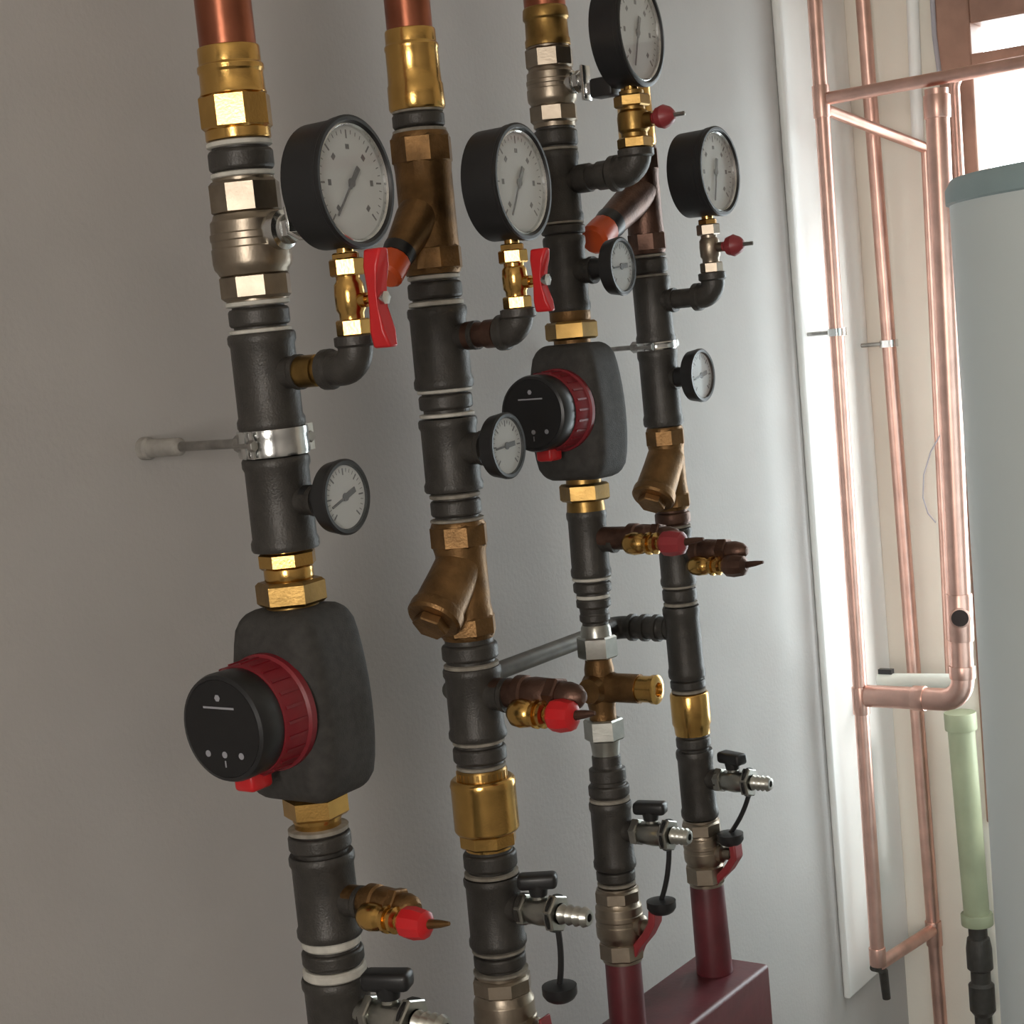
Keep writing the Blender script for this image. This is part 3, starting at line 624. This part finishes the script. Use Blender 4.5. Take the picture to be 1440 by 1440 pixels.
# mixing valve
c = C3; base = 1062; z0 = c.z(base); t = thing('mixing_valve', c.at(base), 'bronze three-way mixing valve between two grey union nuts on the third riser', 'mixing valve')
b = NB(); lathe(b, c.prof([(918, 38), (930, 38), (940, 42), (985, 42), (995, 38), (1012, 38)], base))
zb = c.z(966)-z0; d = c.out(966, 900); de = c.out(966, 926)
lathe(b, [(.018, 0), (.018, .016), (.0165, .020), (.0165, d)], T(0, 0, zb) @ RX, 28)
lathe(b, [(.0165, 0), (.0165, .018), (.014, .023), (.014, .026)], T(0, 0, zb) @ MX, 28); ball(b, .0225, (0, 0, zb)); link('body', b, 'bronze', t)
b = NB(); m = T(0, 0, zb) @ RX; lathe(b, [(.0145, d-.012), (.0150, d-.010), (.0150, de-.008), (.0165, de-.007), (.0165, de-.002), (.0120, de), (.0080, de), (.0070, de-.004), (0, de-.004)], m, 28, cap=False); link('threaded_port', b, 'brass', t)
for (y0, y1, ws) in ((894, 925, 49), (1010, 1040, 49)):
    b = NB(); hexrow(c, y0, y1, ws, base, b); link('union_nut', b, 'nickel_grey', t, 'grey union nut')
b = NB(); lathe(b, c.prof([(878, 38), (882, 42), (895, 44)], base)); link('tailpiece', b, 'nickel_grey', t)
b = NB(); lathe(b, c.prof([(1038, 44), (1050, 40), (1062, 38)], base)); link('tailpiece', b, 'nickel_grey', t)
turned(C3, 'reducing_nipple', [(1060, 37), (1062, 41), (1076, 41), (1078, 44), (1080, 52), (1096, 52), (1098, 46), (1102, 46)], 'iron', 'stepped dark reducing nipple below the mixing valve', 'pipe nipple', 'reducing nipples at the mixing valve')
nipple(C3, 1102, 1118, 58, 'dark iron nipple with pale ring above the drain tee of the third riser', [(1123, 6, 57)], 'hemp')
tee(C3, 1126, 1219, 57, 'black iron tee with a drain cock low on the third riser', 1166, 896, 30)
drain_cock(C3, 1166, 57, 945, 970, 1.12, 'drain cock with black handle and long strap on the third riser', (930, 1274), PI/2+.2)
nipple(C3, 1222, 1237, 55, 'dark iron nipple above the bottom ball valve of the third riser', [(1241, 5, 54)], 'hemp')
def lever_valve(c, y0, y1, w, wb, label, lv):
    t = ball_valve(c, y0, y1, w, wb, ((y0+3, y0+22), (y1-30, y1-4)), label, 'nickel'); py = (y0+y1)/2
    z = c.z(py)-c.z(y1); rr = c.r(py, wb)
    b = NB(); lathe(b, [(.012, rr*.6), (.012, rr+.003), (.008, rr+.005), (.008, rr+.014)], T(0, 0, z) @ RX, 20); link('stem', b, 'nickel', t)
    P0 = c.P(py); pts = []
    for (px, qy) in lv:
        dz = solve_row(P0, c.a, qy)
        dd = solve_col(P0+c.a*dz, -c.Y, px); dz = solve_row(P0-c.Y*dd, c.a, qy); dd = solve_col(P0+c.a*dz, -c.Y, px); pts.append((0, -dd, z+dz))
    b = NB(); strip(b, pts, (1, 0, 0), .020, .009); link('lever', b, 'lever', t, bevel=.002)
    return t
lever_valve(C3, 1245, 1350, 60, 68, 'nickel ball valve with red lever on the third riser', [(922, 1268), (921, 1296), (913, 1312), (900, 1328), (893, 1345)])
c3_end = 1500
for _ in range(12):
    zc4 = C4.P(1366).z; c3_end += (C3.P(c3_end).z-zc4)*900
turned(C3, 'red_pipe', [(1348, 49), (1352, 51), (c3_end, 52)], 'red_paint', 'dark red painted pipe under the ball valve of the third riser', 'red pipe', 'red painted pipes into the header')

# ================================================================== RISER FOUR
turned(C4, 'copper_pipe', [(C4.ceil_row(), 54), (66, 51)], 'copper', 'copper pipe hidden behind the topmost gauge at the top of the fourth riser', 'copper pipe', 'copper pipes above the risers')
turned(C4, 'brass_coupling', [(64, 52), (68, 54), (95, 54), (98, 50), (130, 49), (160, 49), (163, 52), (204, 52), (207, 48)], 'brass', 'brass coupling behind the gauge valve at the top of the fourth riser', 'pipe coupling', 'brass couplings under the copper pipes')
y_body(C4, 207, 357, 50, 52, (-.100, -.046, 268, .021, .019), 'reddish bronze Y valve body with orange cap on the fourth riser', 'bronze_red', cap='orange', name='y_valve', cat='valve')
nipple(C4, 364, 384, 52, 'dark iron nipple below the reddish Y valve body of the fourth riser', [(360, 4, 50), (388, 4, 50)], 'hemp')
tee(C4, 390, 483, 53, 'black iron tee with the gauge branch on the fourth riser', 425, 950, 30)
gauge_set(C4, 424, 1004, 384, 310, 244, .1035, 53, dict(elbow='black iron elbow turning up to the rightmost gauge', nipple='dark iron nipple in the gauge tee of the fourth riser',
          valve='greyish gauge valve with red knob under the rightmost gauge', gauge='black pressure gauge beside the fourth riser, rightmost and smallest of the four'), 978, .0140, .0115, 'knob', 'iron', math.radians(1), 255, 0, .046, 'nickel')
wall_clamp(C4, 486, 56, 11, 'thin zinc pipe clamp on the fourth riser right of the rear pump', .003, 'chrome', False)
tee(C4, 491, 598, 54, 'black iron tee carrying the rightmost thermometer on the fourth riser', 533, 953, 28)
thermometer(C4, 532, 984, .064, 190, 'small dial thermometer on the fourth riser, rightmost of the thermometers', math.radians(1), tw=54)
y_body(C4, 600, 716, 49, 52, (-.046, -.050, 640, .023, .0245), 'olive bronze Y strainer bulging left on the fourth riser', 'bronze')
nipple(C4, 720, 736, 50, 'reddish nipple below the olive strainer of the fourth riser', [(740, 4, 48)], 'hemp', 'bronze_red')
tee(C4, 743, 822, 48, 'black iron tee with a dull purge cock on the fourth riser', 776, 975, 28)
purge_cock(C4, 775, 46, .95, 'dull grey bronze purge cock sticking out right of the fourth riser', .080, 'bronze_red', 'bronze_red', .0)
nipple(C4, 827, 844, 49, 'dark iron nipple between pale rings below the purge cock tee of the fourth riser', [(823, 5, 48), (848, 5, 48)], 'hemp')
tee(C4, 852, 952, 50, 'long black iron tee with the bypass branch on the fourth riser', 884, 925, 30, left=True)
nipple(C4, 955, 967, 50, 'dark iron nipple above the brass sleeve of the fourth riser', [(970, 5, 48)], 'hemp')
turned(C4, 'brass_sleeve', [(973, 52), (976, 55), (1016, 55), (1020, 51), (1032, 49)], 'brass', 'brass sleeve with bright highlight on the lower fourth riser', 'pipe sleeve')
nipple(C4, 1035, 1050, 49, 'dark iron nipple below the brass sleeve of the fourth riser')
tee(C4, 1054, 1148, 50, 'black iron tee with a drain cock low on the fourth riser', 1094, 1012, 28)
drain_cock(C4, 1094, 50, 1058, 1084, 1.1, 'drain cock with black handle on the fourth riser, rightmost of the drain cocks', (1027, 1180), PI/2-.3)
lever_valve(C4, 1150, 1243, 52, 56, 'nickel ball valve with red lever on the fourth riser above the red box header', [(1033, 1182), (1036, 1204), (1026, 1220), (1014, 1232), (1006, 1243)])
turned(C4, 'red_pipe', [(1242, 46), (1246, 48), (1366, 51)], 'red_paint', 'dark red painted pipe standing on the red box header', 'red pipe', 'red painted pipes into the header')

# bypass pipe: out of the back of riser four, then along the wall to riser two
pA = C4.P(884); zl = pA.z
dB = abs(C4.out(884, 866)); P1 = pA + Vector((0, C4.r(884, 52), 0)); P2 = Vector((pA.x, pA.y+dB, zl))
p2 = C2.P(948); P3 = Vector((p2.x+.085, P2.y, zl-.002)); P4 = Vector((p2.x+.022, p2.y+.008, zl-.004))
tb = thing('bypass_pipe', T(*P2), 'thin dark bypass pipe running behind the third riser from the fourth riser to the second', 'bypass pipe')
b = NB(); mI = T(*(-P2)); tube(b, bend(P2+Vector((-.03, 0, 0)), P3, P4, .02), .0105, 18, m=mI); link('tube', b, 'grey_tube', tb)
b = NB(); tube(b, bend(P1+Vector((0, .0, 0)), P2, P2+Vector((-.035, 0, 0)), .018), .0145, 20, m=mI)
for f in (.18, .42, .66): lathe(b, [(.0145, -.004), (.0172, -.003), (.0172, .003), (.0145, .004)], mI @ T(*(P1.lerp(P2, f))) @ RX, 20)
link('elbow', b, 'iron', tb)

# red box header under risers three and four
zt = C4.P(1366).z
pc = C4.P(1366); xe = pc.x + .050; yh = .052
hx0 = C1.P(1500).x-.12
o = thing('box_header', T(hx0, -D_WALL, zt), 'dark red square box header below the third and fourth risers', 'pipe header')
b = NB(); box(b, (0, -yh, -.10), (xe-hx0, yh, 0), bev=.006, seg=3); link('header_box', b, 'red_paint', o)
for lx in (.06, xe-hx0-.06):
    b = NB(); box(b, (lx-.02, -.02, -zt), (lx+.02, .02, -.098)); link('leg', b, 'red_paint', o)
for c, row, host in ((C1, 1519, T_LAST), (C2, 1539, V_LAST)):
    p = c.P(row); L = (p.z-zt)/c.a.z-.0005; b = NB()
    lathe(b, [(.024, -L), (.024, .002)], I4, 24); link('outlet_pipe', b, 'red_paint', host)

# ================================================================== PIPES IN THE FAR CORNER
YA = -.062
a0, a1 = on_y(1147, 20, YA), on_y(1235, 1358, YA)
b0, b1 = on_y(1224, 20, YA), on_y(1321, 1300, YA)
XA = (a0.x+a1.x)/2; XB = (b0.x+b1.x)/2
if XB > X_END-.04: XB = X_END-.04
def rr(px_w, P): return px_w/2*depth(P)/F_PX
def wpipe(name, pts, r, material, label, cat, group=None, joints=(), seg=20):
    o = Vector(pts[0]); b = NB(); tube(b, [Vector(p)-o for p in pts], r, seg)
    t = link(name, b, material, None, T(*o)); tag(t, label, cat, group)
    return t
def sleeve(p, d, r, L, material, parent, name='solder_joint'):
    d = Vector(d).normalized(); q = d.to_track_quat('Z', 'Y').to_matrix().to_4x4(); b = NB()
    lathe(b, [(r*.98, -L/2), (r, -L/2+.001), (r, L/2-.001), (r*.98, L/2)], T(*(Vector(p)-parent.matrix_world.translation)) @ q, 20); return link(name, b, material, parent)
rA = rr(21, a0); rB = rr(20, b0)
G1 = 'copper pipes in the far corner'
At = Vector((a0.x, YA, ZC-.02)); zA = lambda py: solve_row(Vector((XA, YA, 0)), Vector((0, 0, 1)), py)
A_top = a0 + (a0-a1)*((ZC-.002-a0.z)/(a0-a1).z)
pa = lambda py: a0 + (a1-a0)*(solve_row(a0, (a1-a0), py))
A = wpipe('copper_pipe', [A_top, pa(300), pa(700), a1], rA, 'copper_haze', 'vertical copper pipe at the edge of the white corner strip, left of the far pair', 'copper pipe', G1)
sleeve(pa(143), a1-a0, rA*1.18, .05, 'copper_haze', A); sleeve(pa(985), a1-a0, rA*1.18, .045, 'copper_haze', A); sleeve(pa(1345), a1-a0, rA*1.18, .03, 'copper_haze', A)
B_dir = (b1-b0).normalized(); pb = lambda py: Bp + Bd*(solve_row(Bp, Bd, py))
Bp = on_y(1250, 483, YA); Bd = B_dir
b_bot = Bp + Bd*(solve_row(Bp, Bd, 1470)); b_top = Bp + Bd*((ZC-.002-Bp.z)/Bd.z)
B = wpipe('copper_pipe', [b_top, Bp, b_bot], rB, 'copper_haze', 'vertical copper pipe standing before the cream wall, right of the far pair', 'copper pipe', G1)
sleeve(pb(1312), Bd, rB*1.2, .045, 'copper_haze', B)
# clips
def clip(P, r, label, yw):
    t = thing('pipe_clip', T(*P), label, 'pipe clip', 'pipe clips in the far corner'); b = NB()
    lathe(b, [(r, -.006), (r*1.3, -.006), (r*1.3, .006), (r, .006)], seg=24, cap=False); link('band', b, 'chrome', t)
    for sx in (-1, 1):
        b = NB(); box(b, (sx*r*1.2-.004, -.007, -.006), (sx*r*1.2+.004+sx*.006, .005, .006)); link('flange', b, 'chrome', t)
    b = NB(); lathe(b, [(.0035, r), (.0035, yw-P.y)], Matrix.Rotation(-PI/2, 4, 'X'), 12); link('screw_rod', b, 'steel', t)
clip(pa(467), rA, 'small zinc clip holding the left vertical copper pipe of the far corner', -TP)
clip(pb(483), rB, 'small zinc clip holding the right vertical copper pipe of the far corner', -TP)
# link pipe at the bottom
l0, l1 = pa(1358), pb(1306)
L_ = wpipe('copper_link_pipe', [l0+Vector((rA*.9, 0, 0)), l1-Vector((rB*.9, 0, 0))], rA*.9, 'copper_haze', 'slanting copper link at the bottom joining the two far vertical pipes', 'copper pipe', G1)
b = NB(); tube(b, [(-.012, 0, .010), (.014, .0, -.002), (.028, .0, -.010), (.034, 0, -.06)], [.006, .006, .008, .007], 12); o = link('drain_stub', b, 'iron', None, T(*(pa(1366)+Vector((.0, .004, 0))))); tag(o, 'small dark drain stub below the bottom of the left far copper pipe', 'pipe stub')
# horizontal pipe F, riser C with its elbow and run back to A
pf = pa(140); f_dir = Vector((0, -1, 0))
F = wpipe('copper_pipe', [pf+Vector((0, -rA, 0)), pf+Vector((0, -1.4, .018))], rA*.86, 'copper_haze', 'horizontal copper pipe crossing in front of the window from the left far pipe', 'copper pipe', G1)
cT = on_x(1316.6, 125, pf.x); cB = on_x(1355, 985, pa(985).x)
rC = rr(32, cB); kC = pa(986)
pcx = lambda py: cT + (cB-cT)*solve_row(cT, (cB-cT), py)
run0 = Vector((kC.x, kC.y-rA, cB.z))
b = NB(); o = cB.copy(); tube(b, [p-o for p in bend(cT, cB, run0, .034)], rC, 24); Cp = link('copper_loop_pipe', b, 'copper_haze', None, T(*o)); tag(Cp, 'thick copper pipe with an elbow beside the white tank, ending in the left far pipe', 'copper pipe', G1)
for p, d, L in ((pcx(150), cT-cB, .035), (pcx(868), cT-cB, .075), (pcx(945), cT-cB, .02), (Vector((kC.x, run0.y*.45+cB.y*.55, cB.z)), Vector((0, 1, 0)), .02)):
    sleeve(p, d, rC*1.13, L, 'copper_haze', Cp)
hp = pcx(866); q = (CAM-hp); q.z = 0; q = q.normalized().to_track_quat('Z', 'Y').to_matrix().to_4x4()
b = NB(); lathe(b, [(rC*.9, 0), (rC*.9, rC*1.12), (rC*.78, rC*1.2)], T(*(hp-cB)) @ q, 24); link('branch_socket', b, 'copper_haze', Cp)
b = NB(); lathe(b, [(rC*.74, rC*1.0), (rC*.74, rC*1.205), (0, rC*1.205)], T(*(hp-cB)) @ q, 24, cap=False); link('socket_shade', b, 'hole_shade', Cp, 'dark disc as socket shade')  # flat dark disc paints the shade in the socket mouth
# pale diagonal pipe G, thin drop D and white conduit above it
gD = on_x(1301, 208, X_END-.03); g0 = pa(152)
wpipe('copper_diagonal_pipe', [g0+(gD-g0).normalized()*rA, gD], rA*.78, 'copper_haze', 'bright slanting copper pipe from the left far pipe down to the thin drop pipe', 'copper pipe', G1)
dB_ = on_x(1336, 960, X_END-.03)
wpipe('copper_drop_pipe', [gD+Vector((0, 0, .005)), gD.lerp(dB_, .5), dB_], rr(12, gD), 'copper_haze', 'thin pale copper drop pipe just left of the thick copper pipe', 'copper pipe', G1)
cw = on_x(1291, 200, X_END-.014); cw2 = on_x(1283, 2, X_END-.014)
wpipe('white_conduit', [cw, cw+(cw2-cw)*((ZC-.002-cw.z)/(cw2-cw).z)], rr(17, cw), 'white', 'white conduit on the far wall above the slanting copper pipe', 'conduit')
k0 = on_x(1309, -40, X_END-.012); k1 = on_x(1314, 50, X_END-.012); k2 = on_x(1322, 108, X_END-.012)
wpipe('wall_cable', [Vector((k0.x, k0.y, ZC-.002)), k0, k1, k2], rr(7, k1), 'cable', 'thin grey cable hanging by the left side of the window frame', 'cable')
k = [on_x(x_, y_, X_END-.045) for x_, y_ in ((1322, 612), (1309, 635), (1299, 668), (1298, 700), (1305, 722), (1316, 735))]
wpipe('wire_loop', k, rr(2.2, k[0]), 'cable', 'hair thin wire loop on the far wall beside the thin drop pipe', 'wire', seg=8)
# thin pipe E by the window, bending towards the right
e0 = on_x(1352, 300, X_END-.05); e1 = on_x(1341, 104, X_END-.05)
wpipe('window_pipe', bend(e0+(e0-e1)*.6, e1, e1+Vector((0, -.25, .004)), .025), rr(15, e0), 'copper_haze', 'thin copper pipe before the window frame bending right above the tank', 'copper pipe', G1)
# white tube lying over the copper run
xt = (XA+XB)/2+.01
w0 = on_x(1236, 957, xt); w1 = on_x(1345, 958, xt)
b = NB(); lathe(b, [(0, .012), (.009, .012), (.0105, 0), (.0125, 0), (.0125, (w1-w0).length)], (w1-w0).normalized().to_track_quat('Z', 'Y').to_matrix().to_4x4(), 20)
t = link('white_tube', b, 'white_tube', None, T(*w0)); tag(t, 'short white plastic tube lying just above the copper run', 'tube')
b = NB(); box(b, (-.006, -.012, -.004), (.006, .012, .004), T(*(on_x(1246, 944, xt)-w0))); link('end_shadow', b, 'black', t)  # black block put in as the shadow by the tube's end
# pale green pipe and the dark valve under it
xg = X_END-.07
g0_, g1_ = on_x(1350, 1005, xg), on_x(1374, 1292, xg)
b = NB(); rg = rr(40, g0_); o = g1_.copy(); tube(b, [g0_-o, g1_-o], [rg*.95, rg*.9], 24); t = link('green_pipe', b, 'green', None, T(*o)); tag(t, 'pale green vertical pipe between the copper elbow and the white tank', 'plastic pipe')
sleeve(g0_+(g1_-g0_)*.03, g1_-g0_, rg*1.12, .03, 'green', t, 'collar'); sleeve(g1_, g1_-g0_, rg*1.12, .02, 'green', t, 'collar')
b = NB(); v0 = g1_-Vector((0, 0, .012)); lathe(b, [(.016, 0), (.016, -.02), (.019, -.022), (.022, -.04), (.022, -.075), (.017, -.08), (.017, -.10), (.022, -.105), (.022, -.15), (.015, -.16), (.015, -v0.z+.001)][::-1], seg=24)
t = link('shutoff_valve', b, 'iron', None, T(*v0)); tag(t, 'dark shutoff valve under the pale green pipe beside the tank', 'valve')

# ================================================================== TANK
h = ray(1369, 830); h.z = 0; h.normalize(); rt = .30; DT = 2.18
pr_ = Vector((h.y, -h.x, 0)); ctr = CAM + h*DT + pr_*rt; ctr.z = 0
tp = CAM + h*DT
z_lid0 = solve_row(Vector((tp.x, tp.y, 0)), Vector((0, 0, 1)), 289); z_lid1 = solve_row(Vector((tp.x, tp.y, 0)), Vector((0, 0, 1)), 256)
t = thing('storage_tank', T(*ctr), 'tall white cylindrical tank with teal grey lid at the right edge', 'water tank')
b = NB(); lathe(b, [(rt*.97, .03), (rt, .05), (rt, z_lid0)], seg=96); link('shell', b, 'tank', t)
b = NB(); lathe(b, [(rt*1.0, z_lid0-.002), (rt*1.014, z_lid0), (rt*1.014, z_lid1-.012), (rt*.99, z_lid1), (rt*.3, z_lid1+.012), (0, z_lid1+.012)], seg=96, cap=False); link('lid', b, 'lid', t)
b = NB(); lathe(b, [(rt*.93, 0), (rt*.93, .035)], seg=64); link('plinth', b, 'black', t)

# ------------------------------------------------------------------ view
S.view_settings.view_transform = 'Standard'; S.view_settings.look = 'None'
S.view_settings.gamma = 1; S.view_settings.use_curve_mapping = False
S.view_settings.exposure = 0.0
try:
    S.cycles.use_denoising = True; S.cycles.max_bounces = 10; S.cycles.transparent_max_bounces = 12
except Exception: pass
print('X_END', X_END, 'XA', XA, 'XB', XB, 'tank', ctr, 'zp', zp, 'W1', W1)
